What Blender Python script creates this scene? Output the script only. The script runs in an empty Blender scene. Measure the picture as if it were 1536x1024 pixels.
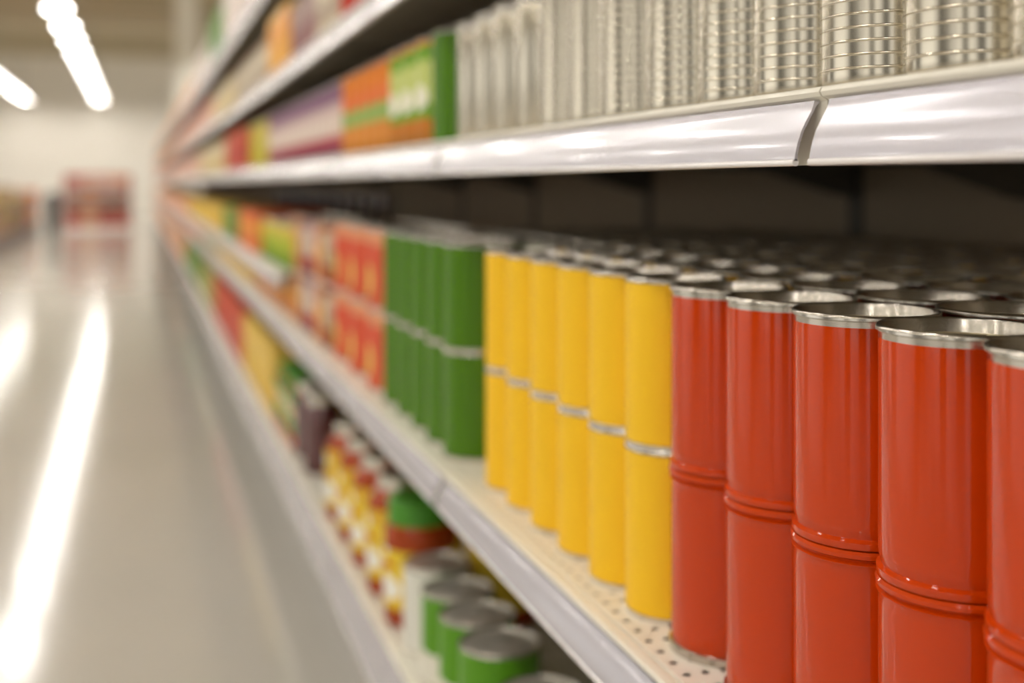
import bpy, bmesh, math, random
from mathutils import Vector
random.seed(7)
sc = bpy.context.scene
COL = sc.collection
# ------------------------------------------------------------------ camera calibration
V, H, F = 208.0, 275.0, 1801.0          # vanishing point and focal length in pixels of 1536x1024
TH = math.atan((768 - V) / F); CT = math.cos(TH); ST = math.sin(TH)
CAMZ = 0.75                              # the camera stands this high above the floor
def W(z): return z + CAMZ

cam = bpy.data.cameras.new('camera'); cam_o = bpy.data.objects.new('camera', cam); COL.objects.link(cam_o)
cam_o.location = (0, 0, CAMZ); cam_o.rotation_euler = (math.pi/2, 0, -TH)
cam.sensor_width = 36; cam.lens = F/1536*36; cam.shift_y = -(512 - H)/1536
cam.clip_start = .02; cam.clip_end = 200
cam.dof.use_dof = True; cam.dof.focus_distance = .55; cam.dof.aperture_fstop = 4.0
sc.camera = cam_o
sc.view_settings.view_transform = 'Standard'; sc.view_settings.look = 'None'
sc.view_settings.gamma = 1; sc.view_settings.use_curve_mapping = False
sc.view_settings.exposure = 0.0
sc.cycles.use_denoising = True
sc.cycles.max_bounces = 8; sc.cycles.sample_clamp_indirect = 12

def u_of(x, y): return 768 + F*(x*CT - y*ST)/(x*ST + y*CT)
def left_u(x, y, r):
    d = math.hypot(x, y); a = math.atan2(x, y) - math.asin(r/d); l = math.sqrt(d*d - r*r)
    return u_of(l*math.sin(a), l*math.cos(a))
def y_for_left(u, x, r):                 # distance down the aisle at which a round thing starts at column u
    lo, hi = .12, 60.0
    for _ in range(60):
        m = (lo*hi)**.5
        if left_u(x, m, r) > u: lo = m
        else: hi = m
    return lo
def y_at(u, x):
    t = (u - 768)/F
    return x*(CT - t*ST)/(ST + t*CT)

# ------------------------------------------------------------------ materials
def lin(c):
    return tuple(((v/255)/12.92 if v/255 <= .04045 else ((v/255 + .055)/1.055)**2.4) for v in c) + (1,)
def mat(name, rgb, rough=.5, metal=0, coat=0, spec=.5, emit=None, es=0):
    m = bpy.data.materials.new(name); m.use_nodes = True
    b = m.node_tree.nodes['Principled BSDF']
    b.inputs['Base Color'].default_value = lin(rgb); b.inputs['Roughness'].default_value = rough
    b.inputs['Metallic'].default_value = metal; b.inputs['Coat Weight'].default_value = coat
    b.inputs['Coat Roughness'].default_value = .06; b.inputs['Specular IOR Level'].default_value = spec
    if emit: b.inputs['Emission Color'].default_value = lin(emit); b.inputs['Emission Strength'].default_value = es
    return m
def nd(m, t, **k):
    n = m.node_tree.nodes.new(t)
    for a, v in k.items(): setattr(n, a, v)
    return n
def lk(m, a, b): m.node_tree.links.new(a, b)
def mth(m, op, a, b=None, c=None):
    n = nd(m, 'ShaderNodeMath', operation=op)
    for i, v in enumerate((a, b, c)):
        if v is None: continue
        if isinstance(v, (int, float)): n.inputs[i].default_value = v
        else: lk(m, v, n.inputs[i])
    return n.outputs[0]
def mixc(m, f, a, b):
    n = nd(m, 'ShaderNodeMix', data_type='RGBA')
    if isinstance(f, (int, float)): n.inputs[0].default_value = f
    else: lk(m, f, n.inputs[0])
    for i, v in ((6, a), (7, b)):
        if isinstance(v, tuple): n.inputs[i].default_value = lin(v)
        else: lk(m, v, n.inputs[i])
    return n.outputs[2]
def bump_noise(m, scale, strength, dist=.001, stretch=(1, 1, 1)):
    tc = nd(m, 'ShaderNodeTexCoord'); mp = nd(m, 'ShaderNodeMapping'); mp.inputs['Scale'].default_value = stretch
    nz = nd(m, 'ShaderNodeTexNoise'); nz.inputs['Scale'].default_value = scale; nz.inputs['Detail'].default_value = 4
    bp = nd(m, 'ShaderNodeBump'); bp.inputs['Strength'].default_value = strength; bp.inputs['Distance'].default_value = dist
    lk(m, tc.outputs['Object'], mp.inputs[0]); lk(m, mp.outputs[0], nz.inputs[0]); lk(m, nz.outputs[0], bp.inputs['Height'])
    lk(m, bp.outputs[0], m.node_tree.nodes['Principled BSDF'].inputs['Normal'])
    return nz

def printed(name, h, bands, ovals=(), rough=.5, coat=.04, back=None):
    """a label printed in bands (fraction of height -> colour) with oval marks, seen on the side facing the aisle"""
    m = mat(name, bands[0][1], rough, coat=coat, spec=.2)
    tc = nd(m, 'ShaderNodeTexCoord'); sp = nd(m, 'ShaderNodeSeparateXYZ'); lk(m, tc.outputs['Object'], sp.inputs[0])
    x, y, z = sp.outputs
    t = mth(m, 'DIVIDE', z, h)
    nz = nd(m, 'ShaderNodeTexNoise'); nz.inputs['Scale'].default_value = 60; lk(m, tc.outputs['Object'], nz.inputs[0])
    t2 = mth(m, 'ADD', t, mth(m, 'MULTIPLY', mth(m, 'SUBTRACT', nz.outputs[0], .5), .12))
    rp = nd(m, 'ShaderNodeValToRGB'); rp.color_ramp.interpolation = 'CONSTANT'; lk(m, t2, rp.inputs[0])
    els = rp.color_ramp.elements
    els[0].position = 0; els[0].color = lin(bands[0][1])
    for i, (p, c) in enumerate(bands[1:]):
        e = els[1] if i == 0 else els.new(p)
        e.position = p; e.color = lin(c)
    if len(bands) == 1: els[1].color = lin(bands[0][1])
    c = rp.outputs[0]
    for (cy, cz, ay, az, col) in ovals:
        dy = mth(m, 'DIVIDE', mth(m, 'SUBTRACT', y, cy), ay); dz = mth(m, 'DIVIDE', mth(m, 'SUBTRACT', t, cz), az)
        inside = mth(m, 'LESS_THAN', mth(m, 'ADD', mth(m, 'MULTIPLY', dy, dy), mth(m, 'MULTIPLY', dz, dz)), 1.0)
        c = mixc(m, inside, c, col)
    if back:
        c = mixc(m, mth(m, 'GREATER_THAN', x, back[0]), c, back[1])
    lk(m, c, m.node_tree.nodes['Principled BSDF'].inputs['Base Color'])
    return m

M = {}
M['red'] = mat('red lacquer', (195, 60, 0), .45, coat=.8, spec=.02); M['red'].node_tree.nodes['Principled BSDF'].inputs['Coat Roughness'].default_value = .05
M['yellow'] = mat('yellow paper', (246, 196, 32), .5, coat=.15, spec=.2); M['yellow'].node_tree.nodes['Principled BSDF'].inputs['Coat Roughness'].default_value = .35
M['green'] = mat('green print', (74, 120, 0), .3, coat=.6, spec=.0); M['green'].node_tree.nodes['Principled BSDF'].inputs['Coat Roughness'].default_value = .12
M['tin'] = mat('tin plate', (214, 208, 196), .24, 1)
bump_noise(M['tin'], 90, .12, .0004)
M['tinrim'] = mat('rolled tin rim', (196, 190, 180), .22, 1)
bump_noise(M['tinrim'], 260, .25, .0004)
M['lidgold'] = mat('lacquered lid', (214, 200, 166), .36, .45)
bump_noise(M['lidgold'], 40, .1, .0006)
M['silver'] = mat('bare steel can', (205, 197, 180), .2, 1)
M['lidpale'] = mat('pale tin lid', (214, 210, 200), .3, .75)
bump_noise(M['lidpale'], 40, .2, .0008)
M['caprim'] = mat('pale metal cap', (225, 220, 208), .25, .9)
M['glassred'] = mat('red sauce in glass', (160, 62, 14), .25, coat=.35, spec=.1)
M['glassburg'] = mat('burgundy sauce in glass', (84, 30, 32), .15, coat=1)
M['glassamber'] = mat('dark amber glass', (66, 26, 14), .4, coat=.3)
M['greencap'] = mat('green plastic cap', (70, 142, 30), .4)
M['creamcan'] = mat('cream white can paint', (226, 224, 214), .35, coat=.3)
# the shelf deck: cream paint with round punched holes
def deck_mat():
    m = mat('punched cream deck', (232, 227, 214), .42)
    tc = nd(m, 'ShaderNodeTexCoord'); sp = nd(m, 'ShaderNodeSeparateXYZ'); lk(m, tc.outputs['Object'], sp.inputs[0])
    fx = mth(m, 'MULTIPLY', mth(m, 'SUBTRACT', mth(m, 'FRACT', mth(m, 'DIVIDE', mth(m, 'SUBTRACT', sp.outputs[0], .2946), .012)), .5), .012)
    fy = mth(m, 'MULTIPLY', mth(m, 'SUBTRACT', mth(m, 'FRACT', mth(m, 'DIVIDE', mth(m, 'ADD', sp.outputs[1], .003), .0178)), .5), .0178)
    d = mth(m, 'SQRT', mth(m, 'ADD', mth(m, 'MULTIPLY', fx, fx), mth(m, 'MULTIPLY', fy, fy)))
    hole = mth(m, 'LESS_THAN', d, .0027)
    hole = mth(m, 'MULTIPLY', hole, mth(m, 'GREATER_THAN', sp.outputs[0], .2955))
    tr = nd(m, 'ShaderNodeBsdfTransparent'); mx = nd(m, 'ShaderNodeMixShader')
    out = m.node_tree.nodes['Material Output']; b = m.node_tree.nodes['Principled BSDF']
    lk(m, hole, mx.inputs[0]); lk(m, b.outputs[0], mx.inputs[1]); lk(m, tr.outputs[0], mx.inputs[2]); lk(m, mx.outputs[0], out.inputs[0])
    return m
M['deck'] = deck_mat()
M['blocker'] = mat('added light blocker', (128, 119, 102), .6)
M['deckedge'] = mat('cream deck edge', (226, 220, 206), .35)
M['rail'] = mat('pale grey rail', (198, 194, 202), .26, .4, coat=.3)
bump_noise(M['rail'], 60, .08, .0005, (1, .02, 1))
M['railbead'] = mat('white rail bead', (236, 232, 232), .25, .1, coat=.4)
M['panel'] = mat('brown grey back panel', (176, 158, 132), .6)
M['post'] = mat('grey upright paint', (100, 92, 80), .5)
M['bracket'] = mat('grey bracket paint', (96, 88, 78), .5)
M['kick'] = mat('dark kick plate', (120, 114, 106), .5)
M['wall'] = mat('cream wall', (238, 232, 222), .8)
M['ceil'] = mat('tan ceiling', (222, 212, 186), .8)
M['beam'] = mat('brown beam', (186, 174, 146), .7)
M['column'] = mat('cream column', (250, 247, 236), .7)
M['fixture'] = mat('grey lamp housing', (170, 168, 160), .5)
M['lamp'] = mat('lamp glow', (255, 250, 238), .5, emit=(255, 251, 244), es=72)
M['darkmetal'] = mat('dark grey metal', (78, 80, 82), .5)
def floor_mat():
    m = mat('polished floor', (170, 164, 152), .12, coat=0, spec=.6)
    tc = nd(m, 'ShaderNodeTexCoord')
    mp = nd(m, 'ShaderNodeMapping'); mp.inputs['Scale'].default_value = (1, .55, 1); lk(m, tc.outputs['Object'], mp.inputs[0])
    nz = nd(m, 'ShaderNodeTexNoise'); nz.inputs['Scale'].default_value = 1.1; nz.inputs['Detail'].default_value = 5; lk(m, mp.outputs[0], nz.inputs[0])
    c = mixc(m, nz.outputs[0], (180, 177, 168), (212, 206, 198))
    b = m.node_tree.nodes['Principled BSDF']
    lk(m, c, b.inputs['Base Color'])
    n2 = nd(m, 'ShaderNodeTexNoise'); n2.inputs['Scale'].default_value = 3; n2.inputs['Detail'].default_value = 3; lk(m, tc.outputs['Object'], n2.inputs[0])
    bp = nd(m, 'ShaderNodeBump'); bp.inputs['Strength'].default_value = .12; bp.inputs['Distance'].default_value = .004
    lk(m, n2.outputs[0], bp.inputs['Height']); lk(m, bp.outputs[0], b.inputs['Normal'])
    return m
M['floor'] = floor_mat()

# ------------------------------------------------------------------ mesh helpers
def to_obj(name, bm, mats, parent=None, sharp=35):
    me = bpy.data.meshes.new(name); bm.normal_update(); bmesh.ops.recalc_face_normals(bm, faces=bm.faces)
    for e in bm.edges:
        e.smooth = not (len(e.link_faces) == 2 and e.calc_face_angle(0) > math.radians(sharp))
    for f in bm.faces: f.smooth = True
    bm.to_mesh(me); bm.free()
    for m in (mats if isinstance(mats, (list, tuple)) else [mats]): me.materials.append(m)
    o = bpy.data.objects.new(name, me); COL.objects.link(o)
    if parent: o.parent = parent
    return o
def lathe(bm, prof, seg=64, mi=0, close=False):
    rings = []
    for r, z in prof:
        if r < 1e-6: rings.append([bm.verts.new((0, 0, z))])
        else: rings.append([bm.verts.new((r*math.cos(2*math.pi*k/seg), r*math.sin(2*math.pi*k/seg), z)) for k in range(seg)])
    prs = list(zip(rings, rings[1:])) + ([(rings[-1], rings[0])] if close else [])
    for a, b in prs:
        for k in range(seg):
            k2 = (k + 1) % seg
            vs = [a[0]] if len(a) == 1 else [a[k], a[k2]]
            vs += [b[0]] if len(b) == 1 else [b[k2], b[k]]
            f = bm.faces.new(vs); f.material_index = mi
    return bm
def box(bm, x0, x1, y0, y1, z0, z1, mi=0, bev=0):
    vs = [bm.verts.new((x, y, z)) for x in (x0, x1) for y in (y0, y1) for z in (z0, z1)]
    fs = []
    for q in ((0,1,3,2),(4,6,7,5),(0,4,5,1),(2,3,7,6),(0,2,6,4),(1,5,7,3)):
        f = bm.faces.new([vs[i] for i in q]); f.material_index = mi; fs.append(f)
    if bev:
        es = list({e for f in fs for e in f.edges})
        bmesh.ops.bevel(bm, geom=es, offset=bev, segments=2, affect='EDGES')
    return bm
def prism(bm, poly, y0, y1, mi=0):       # poly in (x, z), extruded along y
    a = [bm.verts.new((x, y0, z)) for x, z in poly]; b = [bm.verts.new((x, y1, z)) for x, z in poly]
    n = len(poly)
    bm.faces.new(a).material_index = mi; bm.faces.new(b[::-1]).material_index = mi
    for i in range(n):
        bm.faces.new((a[i], b[i], b[(i+1) % n], a[(i+1) % n])).material_index = mi
    return bm
def thing(name, label, cat, loc=(0, 0, 0), group=None):
    o = bpy.data.objects.new(name, None); o.empty_display_size = .02; COL.objects.link(o); o.location = loc
    tag(o, label, cat, group); return o
def tag(o, label=None, cat=None, group=None, kind=None):
    if label: o['label'] = label
    if cat: o['category'] = cat
    if group: o['group'] = group
    if kind: o['kind'] = kind
    return o
KIDS = {}
def dup(root, loc, rz=0.0, label=None, group=None):
    r = root.copy(); COL.objects.link(r); r.location = loc; r.rotation_euler = (0, 0, rz)
    if label: r['label'] = label
    if group: r['group'] = group
    for ch in KIDS.get(root.name, []):
        c = ch.copy(); COL.objects.link(c); c.parent = r
        for g in KIDS.get(ch.name, []):
            d = g.copy(); COL.objects.link(d); d.parent = c
    return r
PROTO_USED = set()
def put(root, loc, rz, label, group):
    if root.name not in PROTO_USED:
        PROTO_USED.add(root.name)
        root.location = loc; root.rotation_euler = (0, 0, rz); root['label'] = label; root['group'] = group
        return root
    return dup(root, loc, rz, label, group)
def part(name, bm, m, parent):
    o = to_obj(name, bm, m, parent); KIDS.setdefault(parent.name, []).append(o); return o
def proto(name, cat):
    return thing(name, '', cat)

# ------------------------------------------------------------------ cans
RIM_H = .0031
def top_rim_bm(r, h, seg=72, t=.0013, hgt=RIM_H):
    """rolled double seam round the top: a rounded ring with the inner wall going down to the sunk lid"""
    p = [(r - .0012, h - hgt), (r, h - hgt + .0006), (r, h - .0012), (r - .0003, h - .0004), (r - t*.6, h),
         (r - t*1.2, h - .0003), (r - t*1.5, h - .001), (r - t*1.9, h - .0085), (r - t*1.9 - .0003, h - .0092), (r - .0014, h - .0092)]
    return lathe(bmesh.new(), p, seg, close=True)
def lid_bm(r, h, seg=72, deep=.0072):
    z = h - deep
    p = [(r - .0021, z + .001), (r - .0030, z - .0012), (r - .0048, z - .0014), (r - .0058, z), (r*.78, z + .0001), (r*.76, z + .0005), (r*.74, z + .0001),
         (r*.60, z), (r*.58, z + .0004), (r*.56, z), (0, z)]
    return lathe(bmesh.new(), p, seg)
def body_bm(r, h, style, seg=72, tier='top'):
    rb = r - .0011
    if style == 'red':
        bot = [(rb - .0035, .0009), (rb - .0012, 0), (r - .0006, .0004), (r - .0001, .0018), (r - .0003, .0036), (rb - .0012, .0050), (rb - .0010, .0062), (rb - .0002, .0085), (rb, .011)]
        if tier == 'top':
            top = [(rb, h - .008), (rb - .0004, h - .0035)]
        else:
            top = [(rb, h - .012), (rb + .0001, h - .0085), (r - .0002, h - .0066), (rb - .0010, h - .0056), (rb - .0008, h - .0048), (r + .0002, h - .0036), (r + .0003, h - .0018), (r - .0006, h - .0005), (rb - .0016, h), (rb - .004, h - .0006)]
        p = [(0, .0011)] + bot + top
        if tier == 'low_':
            p = p
    elif style == 'ribbed':
        p = [(0, .001), (rb - .002, .0008), (r - .0002, 0), (r, .0022), (rb - .0006, .0034)]
        z = .0112; p += [(rb, .005), (rb, z - .0014)]
        while z < h - .012:
            p += [(rb, z - .0007), (rb + .0004, z - .00035), (rb + .0005, z), (rb + .0004, z + .00035), (rb, z + .0007)]
            z += .0063
        p += [(rb, h - .006), (rb - .0004, h - .0038)]
    else:
        p = [(0, .001), (rb - .002, .0008), (r - .0006, 0), (r - .0002, .0008), (r - .0004, .003), (rb - .0008, .0038), (rb - .0003, .005), (rb - .0003, h - .005), (rb - .0006, h - .0038)]
    return lathe(bmesh.new(), p, seg)
def tube_bm(r, z0, z1, seg=72, t=.0006):
    return lathe(bmesh.new(), [(r - t, z0), (r, z0 + .0001), (r, z1 - .0001), (r - t, z1)], seg, close=True)

def red_can(tier):
    r, h = .0359, .110
    t = proto('food_can', 'can')
    part('can_body', body_bm(r, h, 'red', 96, tier), M['red'], t)
    if tier == 'top':
        part('top_rim', top_rim_bm(r, h, 96), M['tinrim'], t)
        part('can_lid', lid_bm(r, h, 96), M['lidgold'], t)
    else:
        part('bottom_rim', lathe(bmesh.new(), [(r - .003, 0), (r - .0008, -.0002), (r + .0002, .0006), (r + .0002, .0048), (r - .0012, .0056), (r - .003, .005)], 96, close=True), M['tinrim'], t)
        part('can_lid', lid_bm(r - .001, h, 48, .003), M['lidgold'], t)
    return t
def paper_can(name, r, h, mlabel, tier, seg=72, lab=(0.0034, None), lidm='tin', deep=.0072):
    t = proto(name, 'can')
    part('can_body', body_bm(r, h, 'plain', seg), M['tin'], t)
    part('paper_label', tube_bm(r - .0005, lab[0], lab[1] or h - .0031, seg), mlabel, t)
    part('top_rim', top_rim_bm(r, h, seg), M['tinrim'], t)
    part('can_lid', lid_bm(r, h, seg, deep), M[lidm], t)
    return t
def steel_can(r, h, ribbed=True):
    t = proto('steel_can', 'can')
    part('can_body', body_bm(r, h, 'ribbed' if ribbed else 'plain', 96), M['silver'], t)
    part('top_rim', top_rim_bm(r, h, 72), M['tinrim'], t)
    part('can_lid', lid_bm(r, h, 72), M['tin'], t)
    return t
def jar(name, r, h, mg, mlabel, mcap, lab=(.2, .72), capr=.72, caph=.018):
    t = proto(name, 'jar')
    part('jar_body', lathe(bmesh.new(), [(0, .002), (r*.8, 0), (r*.97, .004), (r, .012), (r, h*.72), (r*.96, h*.78), (r*.78, h*.86), (r*capr*.93, h*.89), (r*capr*.93, h - .004), (0, h - .004)], 48), mg, t)
    part('paper_label', tube_bm(r + .0008, h*lab[0], h*lab[1], 48), mlabel, t)
    rc = r*capr
    part('jar_cap', lathe(bmesh.new(), [(rc - .001, h - caph), (rc, h - caph + .001), (rc, h - .002), (rc - .002, h), (rc*.8, h - .0006), (0, h - .0006)], 48), mcap, t)
    return t
def small_can(name, r, h, mlabel, seg=32):       # far away: one mesh, label and tin as two materials
    bm = bmesh.new()
    lathe(bm, [(0, .001), (r - .001, 0), (r, .003)], seg, 1)
    lathe(bm, [(r, .003), (r, h - .004)], seg, 0)
    lathe(bm, [(r, h - .004), (r + .0004, h - .001), (r - .001, h), (r - .002, h - .005), (0, h - .005)], seg, 1)
    bmesh.ops.remove_doubles(bm, verts=bm.verts, dist=1e-5)
    o = to_obj(name, bm, [mlabel, M['tinrim']]); o['category'] = 'can'
    return o
def carton(name, d, w, h, mface, cat='box'):      # front on the aisle side: x from 0 to d
    bm = box(bmesh.new(), 0, d, -w/2, w/2, 0, h, 0, .002)
    prism(bm, [(-.0006, h*.06), (-.0006, h*.94), (0, h*.94), (0, h*.06)], -w/2 + .004, w/2 - .004)
    o = to_obj(name, bm, [mface]); o['category'] = cat
    return o

ORD = ['first', 'second', 'third', 'fourth', 'fifth', 'sixth', 'seventh', 'eighth', 'ninth', 'tenth', 'eleventh', 'twelfth',
       'thirteenth', 'fourteenth', 'fifteenth', 'sixteenth', 'seventeenth', 'eighteenth', 'nineteenth', 'twentieth']
TENS = {20: 'twenty', 30: 'thirty', 40: 'forty', 50: 'fifty', 60: 'sixty', 70: 'seventy', 80: 'eighty', 90: 'ninety'}
def ordw(i):                                       # i from 0
    if i < 20: return ORD[i]
    n = i + 1
    if n % 10 == 0: return TENS[n][:-1] + 'ieth'
    return TENS[n - n % 10] + '-' + ORD[n % 10 - 1]

D_BASE, D_MAIN, D_MID, D_UP, D_2, D_3 = -.552, -.282, -.188, .0422, .2445, .500
X_BACK = .90

# ---- main shelf: red, yellow and green stacks, two tins high
RX, RS, RY0 = .3434, .0722, .3709
redT, redL = red_can('top'), red_can('low')
yelT = paper_can('food_can', .0336, .110, M['yellow'], 'top', 72)
yelL = yelT
grnT = paper_can('food_can', .0385, .110, M['green'], 'top', 64, (.004, None))
# front row of red
RN = ['rightmost', 'second from right', 'third from right', 'fourth from right', 'fifth from right']
for k in range(5):
    y = RY0 + RS*k
    who = ['in the rightmost red stack, cut by the frame edge', 'in the front red stack second from right', 'in the middle front red stack',
           'in the front red stack fourth from right', 'in the front red stack touching the yellow cans'][k]
    put(redT, (RX, y, W(D_MAIN + .110)), random.uniform(0, 6), 'glossy orange-red can, upper one ' + who, 'orange-red cans on the middle shelf')
    put(redL, (RX, y, W(D_MAIN)), random.uniform(0, 6), 'glossy orange-red can, lower one ' + who, 'orange-red cans on the middle shelf')
yl = [937, 882.5, 836.5, 797, 764, 734]
YY = []
for k, u in enumerate(yl):
    y = y_for_left(u, .341, .0336)
    if k: y = max(y, YY[-1] + .0674)
    YY.append(y)
    who = ['in the nearest yellow stack beside the red cans', 'in the second yellow stack from the red cans', 'in the third yellow stack from the red cans',
           'in the fourth yellow stack from the red cans', 'in the fifth yellow stack from the red cans', 'in the farthest yellow stack beside the green cans'][k]
    put(yelT, (.341, y, W(D_MAIN + .1102)), random.uniform(0, 6), 'yellow can, upper one ' + who, 'yellow cans on the middle shelf')
    put(yelL, (.341, y, W(D_MAIN)), random.uniform(0, 6), 'yellow can, lower one ' + who, 'yellow cans on the middle shelf')
gl = [664, 641, 619, 596, 575]
GY = []
for k, u in enumerate(gl):
    y = y_for_left(u, .340, .0385)
    if k: y = max(y, GY[-1] + .0775)
    else: y = max(y, YY[-1] + .0725)
    GY.append(y)
    who = ['in the nearest green stack beside the yellow cans', 'in the second green stack from the yellow cans', 'in the third green stack from the yellow cans',
           'in the fourth green stack from the yellow cans', 'in the farthest green stack before the tomato labels'][k]
    put(grnT, (.340, y, W(D_MAIN + .1102)), random.uniform(0, 6), 'plain green can, upper one ' + who, 'green cans on the middle shelf')
    put(grnT, (.340, y, W(D_MAIN)), random.uniform(0, 6), 'plain green can, lower one ' + who, 'green cans on the middle shelf')
YEND = GY[-1] + .04
# rows behind the front row
for r in range(2, 8):
    x = .3434 + .0735*(r - 1)
    y = .4995 + (.0361 if r % 2 else 0)
    k = 0; cnt = {}
    while y < YEND - .02:
        if y > x/.90 - .02:
            col, T, L = ('orange-red', redT, redL) if y < YY[0] - .03 else (('yellow', yelT, yelL) if y < GY[0] - .03 else ('green', grnT, grnT))
            i = cnt.get(col, 0); cnt[col] = i + 1
            st = .0722 if col == 'orange-red' else (.0680 if col == 'yellow' else .078)
            lab = 'lidded %s can, row %s back, %s from the right, upper tier' % (col, ['one', 'two', 'three', 'four', 'five', 'six', 'seven'][r - 1], ordw(i))
            put(T, (x, y, W(D_MAIN + .1102)), random.uniform(0, 6), lab, 'cans behind the front row, middle shelf')
            if r == 2:
                put(L, (x, y, W(D_MAIN)), random.uniform(0, 6), 'lower ' + col + ' can, row two back, %s from the right' % ordw(i), 'cans behind the front row, middle shelf')
            else:
                put(L, (x, y, W(D_MAIN)), random.uniform(0, 6), 'lower %s can, row %s back, %s from the right' % (col, ['', '', 'three', 'four', 'five', 'six', 'seven'][r - 1], ordw(i)), 'cans behind the front row, middle shelf')
            y += st
        else: y += .0722

# ---- upper shelf: bare steel cans
silv = [1508, 1361, 1236, 1138, 1060, 966, 897, 850, 811, 773, 748, 722, 697]
SR, SX = .0332, .3440
stR, stP = steel_can(SR, .121, True), steel_can(SR, .121, False)
py = None
for k, u in enumerate(silv):
    y = y_for_left(u, SX, SR)
    if py: y = max(y, py + 2*SR + .0003)
    py = y
    lab = '%s steel can on the upper shelf, %s' % ('ribbed bare' if k < 9 else 'smooth bare', ['cut by the right edge of the photo', 'second from right, right of the rail gap', 'third from right, above the rail gap', 'fourth from right, left of the rail gap',
          'fifth from right', 'sixth from right, after a narrow gap', 'seventh from right', 'eighth from right', 'ninth from right', 'fourth from the green cans', 'third from the green cans', 'second from the green cans', 'next to the green label can'][k])
    put(stR if k < 9 else stP, (SX, y, W(D_UP)), random.uniform(0, 6), lab, 'bare steel cans on the upper shelf')
SEND = py
y = .47; k = 0
while y < SEND:
    put(stP, (SX + .078, y, W(D_UP)), 0, 'bare steel can in the back row of the upper shelf, %s from the right' % ordw(k), 'bare steel cans behind the front row')
    y += .0725; k += 1

# ------------------------------------------------------------------ labelled goods down the aisle
WH = (240, 236, 220)
L = {
 'greenveg': printed('green vegetable label', .122, [(0, (170, 110, 40)), (.12, (196, 120, 40)), (.26, (120, 160, 50)), (.4, (196, 206, 120)), (.8, (120, 165, 50)), (.93, (222, 150, 50))],
      [(-.008, .45, .014, .12, WH), (.012, .66, .012, .08, WH)], back=(-.012, (52, 112, 18))),
 'orangeband': printed('orange and green label', .122, [(0, (190, 120, 30)), (.12, (214, 140, 60)), (.36, (150, 176, 96)), (.55, (226, 120, 60)), (.75, (224, 128, 36))]),
 'purple': printed('purple-white', .122, [(0, (120, 66, 92)), (.14, (176, 76, 88)), (.3, (222, 200, 190)), (.6, (206, 180, 180)), (.74, (134, 96, 124))], [(0, .45, .014, .12, (236, 226, 214))]),
 'olive': printed('yellow olive label', .122, [(0, (200, 186, 70)), (.5, (208, 190, 90))]),
 'redplain': printed('plain red label', .122, [(0, (190, 48, 22)), (.7, (202, 72, 36))]),
 'beige': printed('beige label', .122, [(0, (214, 190, 130)), (.5, (226, 208, 170))]),
 'pink': printed('pale pink label', .122, [(0, (222, 176, 156)), (.45, (232, 208, 194)), (.75, (214, 120, 90))]),
 'tomato': printed('tomato can label', .110, [(0, (206, 92, 54)), (.2, (214, 88, 60)), (.8, (222, 150, 110))], [(0, .36, .017, .2, (232, 206, 104)), (.02, .68, .012, .13, (232, 190, 160))]),
 'brown': printed('brown-white', .110, [(0, (150, 66, 44)), (.3, (176, 150, 124)), (.62, (206, 188, 164)), (.8, (150, 86, 60))], [(0, .5, .014, .14, (226, 220, 204))]),
 'orangelow': printed('orange beige label', .08, [(0, (214, 142, 84)), (.5, (230, 160, 60)), (.8, (206, 150, 110))]),
 'lime': printed('lime label', .1, [(0, (110, 150, 40)), (.3, (176, 188, 60)), (.7, (222, 196, 90))]),
 'orange': printed('orange label', .1, [(0, (224, 120, 50)), (.5, (238, 158, 54)), (.8, (220, 110, 60))]),
 'amberyellow': printed('amber yellow label', .15, [(0, (236, 170, 50)), (.5, (232, 156, 40)), (.85, (236, 190, 100))]),
 'dgreen': printed('leaf green label', .1, [(0, (70, 128, 44)), (.6, (96, 146, 60))]),
 'yellow': printed('mustard label', .1, [(0, (222, 182, 60)), (.6, (230, 194, 90))]),
 'olivegreen': printed('olive green label', .1, [(0, (150, 150, 70)), (.5, (170, 166, 90))]),
 'peach': printed('peach label', .1, [(0, (224, 140, 96)), (.5, (228, 174, 130))]),
 'sauce': printed('yellow sauce label', .157, [(0, (226, 190, 50)), (.3, (232, 200, 60)), (.62, (222, 178, 60))], [(-.01, .32, .024, .10, (244, 240, 228)), (.012, .62, .026, .07, (244, 240, 228)), (-.012, .5, .012, .03, (200, 80, 30))]),
 'greenwhite': printed('green and white label', .13, [(0, (196, 84, 60)), (.2, (84, 150, 74)), (.42, (222, 206, 170)), (.7, (72, 146, 74))], [(0, .55, .012, .1, (232, 190, 110))]),
 'greencream': printed('green label with cream foot', .100, [(0, (226, 222, 208)), (.36, (92, 150, 34))], rough=.35),
 'stripes': printed('white striped label', .13, [(0, (214, 200, 176)), (.25, (186, 168, 150)), (.5, (222, 212, 190)), (.8, (160, 120, 90))]),
 'mauve': printed('mauve label', .13, [(0, (160, 120, 120)), (.5, (180, 156, 150))]),
 'amber': printed('orange bottle label', .2, [(0, (160, 84, 30)), (.6, (190, 108, 50))]),
 'palewhite': printed('pale white carton', .2, [(0, (232, 214, 204)), (.5, (236, 226, 218))]),
}
COLNAME = {'amberyellow': 'amber yellow', 'greenveg': 'vegetable-label', 'orangeband': 'orange-green', 'purple': 'purple-white', 'olive': 'yellow', 'redplain': 'red', 'beige': 'beige', 'pink': 'pale pink',
 'tomato': 'red tomato-label', 'brown': 'brown-white', 'orangelow': 'orange-beige', 'lime': 'lime and yellow', 'orange': 'orange', 'dgreen': 'green', 'yellow': 'mustard yellow', 'olivegreen': 'olive', 'peach': 'peach-coloured',
 'stripes': 'white striped', 'mauve': 'mauve', 'palewhite': 'pale white'}
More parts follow.
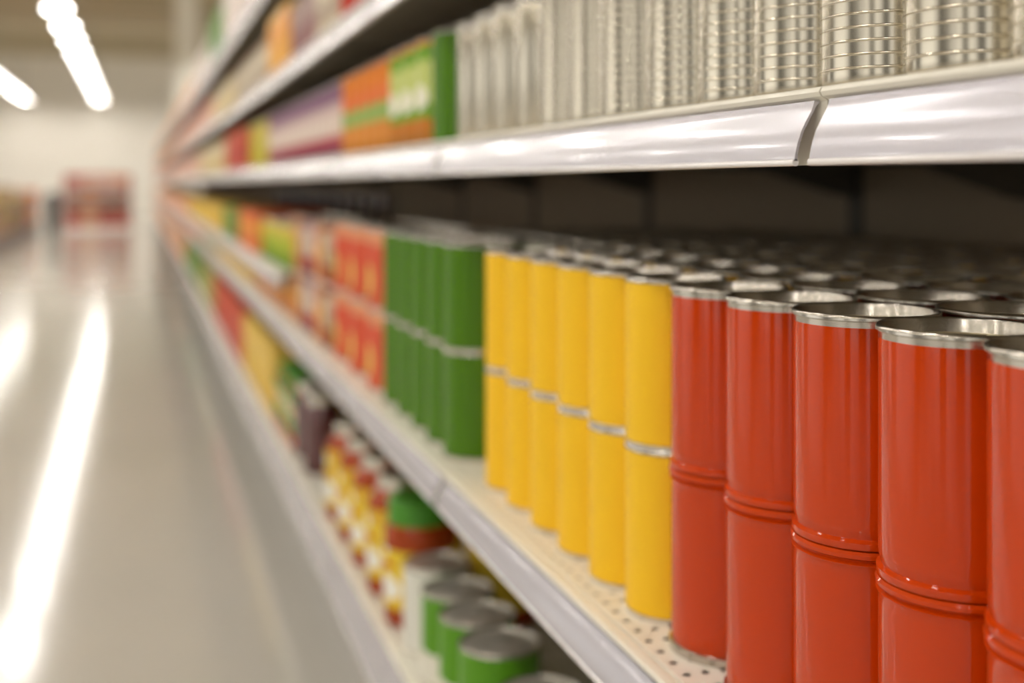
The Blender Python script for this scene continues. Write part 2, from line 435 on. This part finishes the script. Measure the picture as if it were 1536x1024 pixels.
LEVEL = {'up': ('upper shelf', D_UP), 'main': ('middle shelf', D_MAIN), 'mid': ('short half-height shelf', D_MID), 'base': ('bottom shelf', D_BASE), 's2': ('second shelf from top', D_2), 's3': ('top shelf', D_3)}
PC = {}; CNT = {}; CUR = {}
def run(level, u0, u1, look, shape='can', r=.036, h=.122, stacks=1, xl=.302, detail=False, gap=.002):
    """a run of goods along the front of a shelf, between two columns of the photo"""
    nm, dz = LEVEL[level]
    xc = xl + r if shape == 'can' else xl
    y1 = y_at(u1, xl)
    y = y_for_left(u0, xc, r) if shape == 'can' else y_at(u0, xl) + r
    y = max(y, CUR.get(level, 0) + r + gap)
    looks = [look] if isinstance(look, str) else list(look)
    for look in looks:
      key = (look, shape, r, h, detail)
      if key not in PC:
        PC[key] = (paper_can('food_can', r, h, L[look], 'top', 48) if detail else small_can('food_can', r, h, L[look])) if shape == 'can' else carton('food_carton', min(.2, 2.4*r), 2*r - .004, h, L[look])
    y1 = min(y1, 23.8); n = 0
    while y + r < y1 + .5*r:
        look = looks[n % len(looks)] if n % 5 != 3 else looks[0]; n += 1; key = (look, shape, r, h, detail)
        for s in range(stacks):
            i = CNT.get((level, look, shape, s), 0); CNT[(level, look, shape, s)] = i + 1
            where = nm if stacks == 1 else (['lower can', 'upper can'][s] + ', ' + nm)
            lab = '%s %s, %s, %s of its colour away' % (COLNAME[look], 'can' if shape == 'can' else 'carton', where, ordw(i))
            put(PC[key], (xc, y, W(dz + s*(h + .0002))), 0, lab, '%s %ss on the %s' % (COLNAME[look], 'can' if shape == 'can' else 'carton', nm))
        CUR[level] = y + r
        y += 2*r + gap
CUR['up'] = SEND + SR; CUR['main'] = GY[-1] + .0385
y = max(y_for_left(648, .34, .0365), SEND + SR + .038); CUR['up'] = y + .0365
put(paper_can('food_can', .0365, .122, M['green'], 'top', 64), (.34, y, W(D_UP)), 0, 'plain dark green side of a can right beside the bare steel cans', 'green can on the upper shelf')
run('up', 640, 572, 'greenveg', r=.0365, detail=True)
run('up', 570, 505, 'orangeband', r=.036, detail=True)
run('up', 504, 401, 'purple', r=.036)
run('up', 400, 371, 'olive', r=.05)
run('up', 369, 338, 'redplain', r=.07, shape='carton', h=.13)
run('up', 337, 300, 'beige', r=.07, shape='carton', h=.12)
run('up', 299, 252, 'pink', r=.10, shape='carton', h=.12)
run('up', 251, 224, 'pink', r=.35, shape='carton', h=.12)
run('s2', 640, 540, 'purple', r=.036, h=.11)
run('s2', 539, 505, 'redplain', r=.036, h=.12)
run('s2', 504, 470, 'stripes', r=.045, h=.13)
run('s2', 469, 434, 'mauve', r=.045, h=.12)
run('s2', 432, 396, 'amberyellow', r=.10, shape='carton', h=.15)
run('s2', 394, 352, 'stripes', r=.06, h=.12)
run('s2', 350, 320, 'beige', r=.08, shape='carton', h=.12)
run('s2', 319, 262, 'pink', r=.16, shape='carton', h=.13)
run('s2', 261, 224, 'peach', r=.3, shape='carton', h=.13)
run('s3', 430, 332, 'palewhite', r=.09, shape='carton', h=.2)
run('s3', 330, 314, 'dgreen', r=.12, shape='carton', h=.2)
run('s3', 313, 290, 'palewhite', r=.12, shape='carton', h=.16)
run('s3', 289, 224, 'peach', r=.3, shape='carton', h=.12)
run('main', 571, 490, 'tomato', r=.074, h=.110, stacks=2, detail=True)
run('main', 489, 430, ('brown', 'orangelow', 'purple'), r=.05, h=.108, stacks=2)
Y_MID = CUR['main'] + .02
CUR['mid'] = Y_MID + .01; CUR['main'] = Y_MID + .01
run('mid', 428, 388, 'lime', r=.05, h=.10)
run('mid', 387, 358, 'orange', r=.08, shape='carton', h=.11)
run('mid', 357, 336, 'dgreen', r=.08, shape='carton', h=.10)
run('mid', 335, 282, 'yellow', r=.10, shape='carton', h=.10)
run('mid', 281, 224, 'peach', r=.3, shape='carton', h=.10)
run('main', 428, 380, 'orangelow', r=.042, h=.078)
run('main', 378, 328, 'yellow', r=.08, shape='carton', h=.08)
run('main', 326, 302, 'olivegreen', r=.08, shape='carton', h=.078)
run('main', 300, 224, 'peach', r=.35, shape='carton', h=.078)

# ---- base shelf: big cans, sauce jars and more
lowG = paper_can('food_can', .0405, .100, L['greencream'], 'top', 72, lidm='lidpale', deep=.0025)
lowW = paper_can('food_can', .0405, .100, M['creamcan'], 'top', 72, lidm='lidpale', deep=.0025)
LX = .3405; ly = None
for k, u in enumerate([742, 688, 658, 632, 604]):
    y = y_for_left(u, LX, .0405)
    if ly: y = max(y, ly + .0813)
    ly = y
    put(lowG if k < 4 else lowW, (LX, y, W(D_BASE)), .3, ['green wide can with silver lid at the bottom edge of the photo', 'green wide can on the bottom shelf, second from the front',
        'green wide can on the bottom shelf, third from the front', 'green wide can on the bottom shelf beside the cream can', 'cream-white wide can with silver lid beside the sauce jars'][k], 'wide cans on the bottom shelf')
jr = jar('sauce_jar', .046, .157, M['glassred'], L['sauce'], M['caprim'], (.16, .74), .66)
jg = jar('sauce_jar', .046, .157, M['glassred'], L['sauce'], M['greencap'], (.16, .62), .9, .032)
for k, u in enumerate([578, 550, 527, 507, 489]):
    y = y_for_left(u, .341, .046); y = max(y, ly + (.088 if k == 0 else .0925)); ly = y
    put(jg if k == 0 else jr, (.341, y, W(D_BASE)), 0, 'yellow-label sauce jar with green cap beside the cream can, bottom shelf' if k == 0 else 'yellow-label sauce jar with pale metal cap, bottom shelf, %s from the cream can' % ordw(k), 'sauce jars on the bottom shelf')
    yj = y - .03
    if k < 3: put(jr, (.437, yj, W(D_BASE)), 0, ['sauce jar in the back row, behind the green-capped front jar', 'sauce jar in the back row, right behind the second front jar', 'sauce jar in the back row, behind the third front jar'][k], 'sauce jars on the bottom shelf')
CUR['base'] = ly + .046
jb = jar('sauce_jar', .036, .150, M['glassburg'], M['glassburg'], M['caprim'], (.2, .7), .8)
for k in range(2):
    y = max(y_for_left(455 - 14*k, .336, .036), CUR['base'] + .038); CUR['base'] = y + .037
    put(jb, (.336, y, W(D_BASE)), 0, ['dark burgundy jar on the bottom shelf beside the yellow-label sauce jars', 'dark burgundy jar on the bottom shelf beside the green-capped jars'][k], 'burgundy jars')
jw = jar('sauce_jar', .04, .14, M['glassred'], L['greenwhite'], M['greencap'], (.05, .8), .8)
for k in range(4):
    y = CUR['base'] + .045; CUR['base'] = y + .045
    put(jw, (.341, y, W(D_BASE)), 0, 'green and white label jar with green cap, bottom shelf, %s from the burgundy jars' % ordw(k), 'green-capped jars')
run('base', 408, 366, 'yellow', r=.08, shape='carton', h=.16)
run('base', 365, 322, 'redplain', r=.08, shape='carton', h=.17)
run('base', 320, 298, 'olivegreen', r=.10, shape='carton', h=.16)
run('base', 296, 277, 'dgreen', r=.14, shape='carton', h=.16)
run('base', 275, 224, 'peach', r=.3, shape='carton', h=.15)
# tall amber bottles standing deep on the middle shelf
ab = proto('sauce_bottle', 'bottle')
part('bottle_body', lathe(bmesh.new(), [(0, .002), (.026, 0), (.030, .005), (.030, .15), (.024, .18), (.011, .20), (.011, .25), (0, .25)], 32), M['glassamber'], ab)
part('paper_label', tube_bm(.0305, .04, .14, 32), L['amber'], ab)
part('bottle_cap', lathe(bmesh.new(), [(.0125, .235), (.0125, .256), (0, .257)], 32), M['glassburg'], ab)
for k in range(14):
    y = y_at(556, .5) + k*(y_at(405, .5) - y_at(556, .5))/13
    put(ab, (.53, y, W(D_MAIN)), 0, 'dark amber bottle behind the tomato-label cans, %s from the green cans' % ordw(k), 'amber bottles behind the cans')

# ------------------------------------------------------------------ shelves
def arc(cx, cz, r, a0, a1, n=6):
    return [(cx + r*math.cos(math.radians(a0 + (a1 - a0)*i/n)), cz + r*math.sin(math.radians(a0 + (a1 - a0)*i/n))) for i in range(n + 1)]
def shelf(name, y0, y1, dz, label, group, hb=.030, brackets=(), xb=X_BACK - .004):
    t = thing(name, label, 'shelf', (0, 0, W(dz)), group)
    bm = bmesh.new()
    # deck: punched sheet with a pressed groove and a rolled front edge, folded down at the front
    prism(bm, [(xb, 0), (.2942, 0), (.2937, -.0026), (.2912, -.0026), (.2906, 0), (.2866, .0004), (.2838, -.0004), (.2828, -.0022), (.2838, -.0042), (.2862, -.0052),
               (.2872, -.0060), (.2872, -.034), (.2892, -.034), (.2892, -.0040), (.2945, -.0036), (.2950, -.0009), (xb, -.0009)], y0 + .0006, y1 - .0006)
    part('deck', bm, M['deck'], t)
    part('light_blocker', box(bmesh.new(), .2952, .46, y0 + .001, y1 - .001, -.0125, -.0095), M['blocker'], t)  # unseen sheet added under the deck to block light, so the holes look dark
    g = .0060
    k = hb/.033
    outer = [(.2840, -.0058), (.2834, -.0080), (.2822, -.0105*k), (.2798, -.0145*k), (.2774, -.019*k), (.2756, -.024*k), (.2744, -.029*k), (.2740, -.0318*k)]
    inner = [(.2754, -.0318*k), (.2758, -.0285*k), (.2770, -.0238*k), (.2788, -.019*k), (.2812, -.0147*k), (.2834, -.0109*k), (.2848, -.0083), (.2868, -.0062)]
    rl = bmesh.new(); prism(rl, outer + inner, y0 + g, y1 - g)
    rail = part('price_rail', rl, M['rail'], t)
    bd = bmesh.new(); prism(bd, arc(.2746, -.0326*k, .0016, 0, 330, 12), y0 + g, y1 - g)
    o = to_obj('rail_bead', bd, M['railbead'], rail); KIDS.setdefault(rail.name, []).append(o)
    for yb in brackets:
        b = bmesh.new(); prism(b, [(.2905, -.0053), (xb, -.0053)] + ([(xb, -.062), (.86, -.055), (.76, -.026), (.55, -.020), (.31, -.016)] if xb > .8 else [(xb, -.04), (.31, -.012)]), yb - .0015, yb + .0015)
        part('bracket', b, M['bracket'], t)
    return t
B0 = [-.215, .459, 1.135, 1.81]
def bounds(ymax=25.0, first=0):
    L_ = B0[first:]; y = L_[-1]
    while y < ymax:
        y += .675 if y < 3.5 else 1.35
        L_.append(y)
    return L_
BR = [.7, 1.04, 1.37, 2.04, 2.70, 3.36]
for lv, dz, first in (('base', D_BASE, 1), ('main', D_MAIN, 0), ('up', D_UP, 0), ('s2', D_2, 0), ('s3', D_3, 3)):
    bs = bounds(24, first)
    for i, (a, b) in enumerate(zip(bs, bs[1:])):
        nm = {'base': 'bottom', 'main': 'middle', 'up': 'upper', 's2': 'second highest', 's3': 'highest'}[lv]
        lab = 'pale grey %s shelf board with price rail, %s section away from the camera' % (nm, ordw(i))
        shelf('shelf', a, b, dz, lab, '%s shelf sections along the aisle' % nm, {'base': .066, 'main': .030, 'up': .0335, 's2': .040, 's3': .080}[lv], [y for y in BR if a + .01 < y < b - .01] or [(a + b)/2], X_BACK - .004 if a < 17.8 else .5)
bs = [Y_MID]
while bs[-1] < 23.5: bs.append(bs[-1] + (.675 if bs[-1] < 3.5 else 1.35))
for i, (a, b) in enumerate(zip(bs, bs[1:])):
    shelf('shelf', a, b, D_MID, 'extra half-height shelf board in the far bays, %s section away from the camera' % ordw(i), 'half-height shelf sections', .030, (), .5)

# back panels, uprights and plinth belong to one gondola frame
ups = [.03 + .67*i for i in range(6)]; k = 0
yy = -.3
while yy < 24:
    far = yy > 17.9
    w_ = 1.35 if not far else 1.24
    x = .505 if far else X_BACK
    gf = thing('back_wall_bay', 'brown-grey back panel bay of the long shelving, %s bay away' % ordw(k), 'panel', (x, yy, 0), 'back panels of the long shelving'); k += 1
    part('back_panel', box(bmesh.new(), 0, .012, .001, w_ - .001, 0, W(.80)), M['panel'], gf)
    for u_ in ([q for q in ups if yy + .02 < q < yy + w_ - .02] or [yy + .6]):
        part('upright', box(bmesh.new(), -.0030, 0, u_ - yy - .016, u_ - yy + .016, .0, W(.82)), M['post'], gf)
    yy += w_
for i in range(18):
    kp = box(bmesh.new(), .335, .350, -.2 + 1.35*i + .001, -.2 + 1.35*(i + 1) - .001, 0, W(D_BASE - .0685))
    tag(to_obj('kick_plate', kp, M['kick']), 'dull grey kick plate under the bottom shelf, %s section away' % ordw(i), 'kick plate', 'kick plates under the bottom shelf')

# ------------------------------------------------------------------ the hall
def struct(name, bm, m): return tag(to_obj(name, bm, m), kind='structure')
YW, ZC = 30.0, W(3.08)
struct('floor', box(bmesh.new(), -14, 8, -8, YW + .2, -.1, 0), M['floor'])
struct('wall_back', box(bmesh.new(), -14, 8, YW, YW + .2, 0, ZC), M['wall'])
struct('ceiling', box(bmesh.new(), -14, 8, -8, YW + .2, ZC, ZC + .1), M['ceil'])
struct('trim_column', box(bmesh.new(), .53, .88, 19.0, 19.35, 0, ZC, 0, .01), M['column'])
for i, y in enumerate([2, 5, 8, 11, 14, 17, 20.6, 22.4, 26.2, 28.0]):
    struct('trim_%d' % (i + 1), box(bmesh.new(), -14, 8, y - .35, y + .35, ZC - .28, ZC), M['beam'])

# pendant lamps in rows
def lampproto():
    t = proto('ceiling_lamp', 'lamp')
    part('lamp_housing', lathe(bmesh.new(), [(0, .16), (.03, .16), (.045, .08), (.13, .03), (.14, 0), (.13, 0), (.124, .02), (0, .03)], 40), M['fixture'], t)
    part('lamp_glow', lathe(bmesh.new(), [(0, .004), (.12, .004), (.12, .012), (0, .012)], 40), M['lamp'], t)
    part('hanging_rod', lathe(bmesh.new(), [(.008, .15), (.008, ZC - W(1.9))], 10), M['fixture'], t)
    return t
lp = lampproto()
for X, nm in ((-.85, 'row above the aisle'), (-2.45, 'row left of the aisle'), (1.3, 'row behind the shelving'), (-4.6, 'far left row')):
    y = 29.0; k = 0; ys = []
    while y > -3: ys.append(y); y -= 1.5
    ys = ys[::-1]
    for k, y in enumerate(ys):
        put(lp, (X, y, W(1.9)), 0, 'round bright ceiling lamp in the %s, %s from the far wall' % (nm, ordw(len(ys) - 1 - k)), 'ceiling lamps, ' + nm)

# low shelving on the other side of the aisle
og = thing('low_gondola', 'low ochre-brown shelving unit across the aisle at far left', 'shelving', (-1.5, 0, 0))
mp_ = mat('ochre board', (150, 132, 92), .6)
part('base_plinth', box(bmesh.new(), -.9, -.452, 12.2, 21, 0, .12), M['kick'], og)
tag(to_obj('kick_plate', box(bmesh.new(), -1.94, -1.54, 12.2, 21, 0, .119), M['kick']), 'dull grey plinth under the low shelving unit across the aisle', 'kick plate')
for z, n_ in ((.12, 'lowest'), (.30, 'middle'), (.48, 'top')): tag(to_obj('shelf_board', box(bmesh.new(), -1.95, -1.5, 12.2, 21, z, z + .03), M['rail']), '%s pale board of the low shelving unit across the aisle' % n_, 'shelf', 'boards of the low unit')
part('back_board', box(bmesh.new(), -.475, -.452, 12.2, 21, .12, .70), mp_, og)
oc = {}
for lvz, n0 in ((.15, 'lower'), (.33, 'middle'), (.51, 'upper')):
    y = 12.4; k = 0
    while y < 20.8:
        look = 'orange' if y > 18.8 else random.choice(['olivegreen', 'beige', 'olive', 'brown'])
        if look not in oc:
            oc[look] = carton('food_carton', .3, .36, .135, L[look])
        put(oc[look], (-1.87, y, lvz), 0, '%s carton on the %s board of the far left unit, %s from its near end' % (COLNAME[look], n0, ordw(k)), 'cartons on the low unit')
        y += .4; k += 1
# red display at the end of the aisle
dr = thing('display_rack', 'red and white shelf display at the far end of the aisle', 'rack', (-.62, 20.0, 0))
mr = mat('red rack paint', (176, 60, 44), .5)
for x in (-.50, .47): part('side_panel', box(bmesh.new(), x, x + .03, 0, .4, 0, .89), mr, dr)
part('back_board', box(bmesh.new(), -.47, .47, .37, .4, .05, .89), mr, dr)
for z in (.05, .32, .56, .72): part('shelf_board', box(bmesh.new(), -.47, .47, .01, .37, z, z + .03), M['railbead'], dr)
pk = {}
for z, nm, cols, h in ((.08, 'lowest', ['redplain', 'peach', 'redplain', 'redplain'], .2), (.35, 'second', ['brown', 'peach', 'brown', 'brown'], .15), (.59, 'third', ['pink', 'peach', 'pink', 'pink'], .11), (.75, 'top', ['redplain', 'pink', 'pink', 'peach'], .12)):
    for k in range(4):
        key = (cols[k], h)
        if key not in pk:
            bm = box(bmesh.new(), -.1, .1, -.12, .12, 0, h, 0, .004); o = to_obj('food_carton', bm, [L[cols[k]]]); o['category'] = 'box'; pk[key] = o
        put(pk[key], (-.62 - .345 + .23*k, 20.17, z), 0, '%s carton on the %s board of the red display, %s from left' % (COLNAME[cols[k]], nm, ORD[k]), 'cartons on the red display')
bn = thing('waste_bin', 'dark grey bin standing left of the red display', 'bin', (-1.28, 20.1, 0))
part('bin_body', lathe(bmesh.new(), [(0, 0), (.10, 0), (.125, .5), (.12, .5), (.1, .06), (0, .05)], 28), M['darkmetal'], bn)
part('bin_lid', lathe(bmesh.new(), [(.13, .5), (.132, .53), (.09, .60), (0, .62)], 28), M['darkmetal'], bn)

# ------------------------------------------------------------------ light
w = bpy.data.worlds.new('world'); sc.world = w; w.use_nodes = True
nt = w.node_tree; bg = nt.nodes['Background']
tc = nt.nodes.new('ShaderNodeTexCoord'); nz = nt.nodes.new('ShaderNodeTexNoise'); mp = nt.nodes.new('ShaderNodeMapping')
mp.inputs['Scale'].default_value = (1, 1, .08); nz.inputs['Scale'].default_value = 3.3; nz.inputs['Detail'].default_value = 1.5  # invented upright bright and dim bands, added to streak the can reflections
rp = nt.nodes.new('ShaderNodeValToRGB'); rp.color_ramp.elements[0].position = .45; rp.color_ramp.elements[1].position = .56
rp.color_ramp.elements[0].color = (.05, .045, .035, 1); rp.color_ramp.elements[1].color = (1.5, 1.45, 1.35, 1)
nt.links.new(tc.outputs['Generated'], mp.inputs[0]); nt.links.new(mp.outputs[0], nz.inputs[0]); nt.links.new(nz.outputs[0], rp.inputs[0]); nt.links.new(rp.outputs[0], bg.inputs[0])
bg.inputs[1].default_value = 1.0
# prototypes nobody placed
for o in list(bpy.data.objects):
    if o.parent is None and o.type == 'EMPTY' and o.get('label', 'x') == '' :
        for c in list(o.children_recursive): bpy.data.objects.remove(c)
        bpy.data.objects.remove(o)
for key, o in list(PC.items()) :
    if o.name not in PROTO_USED: bpy.data.objects.remove(o)
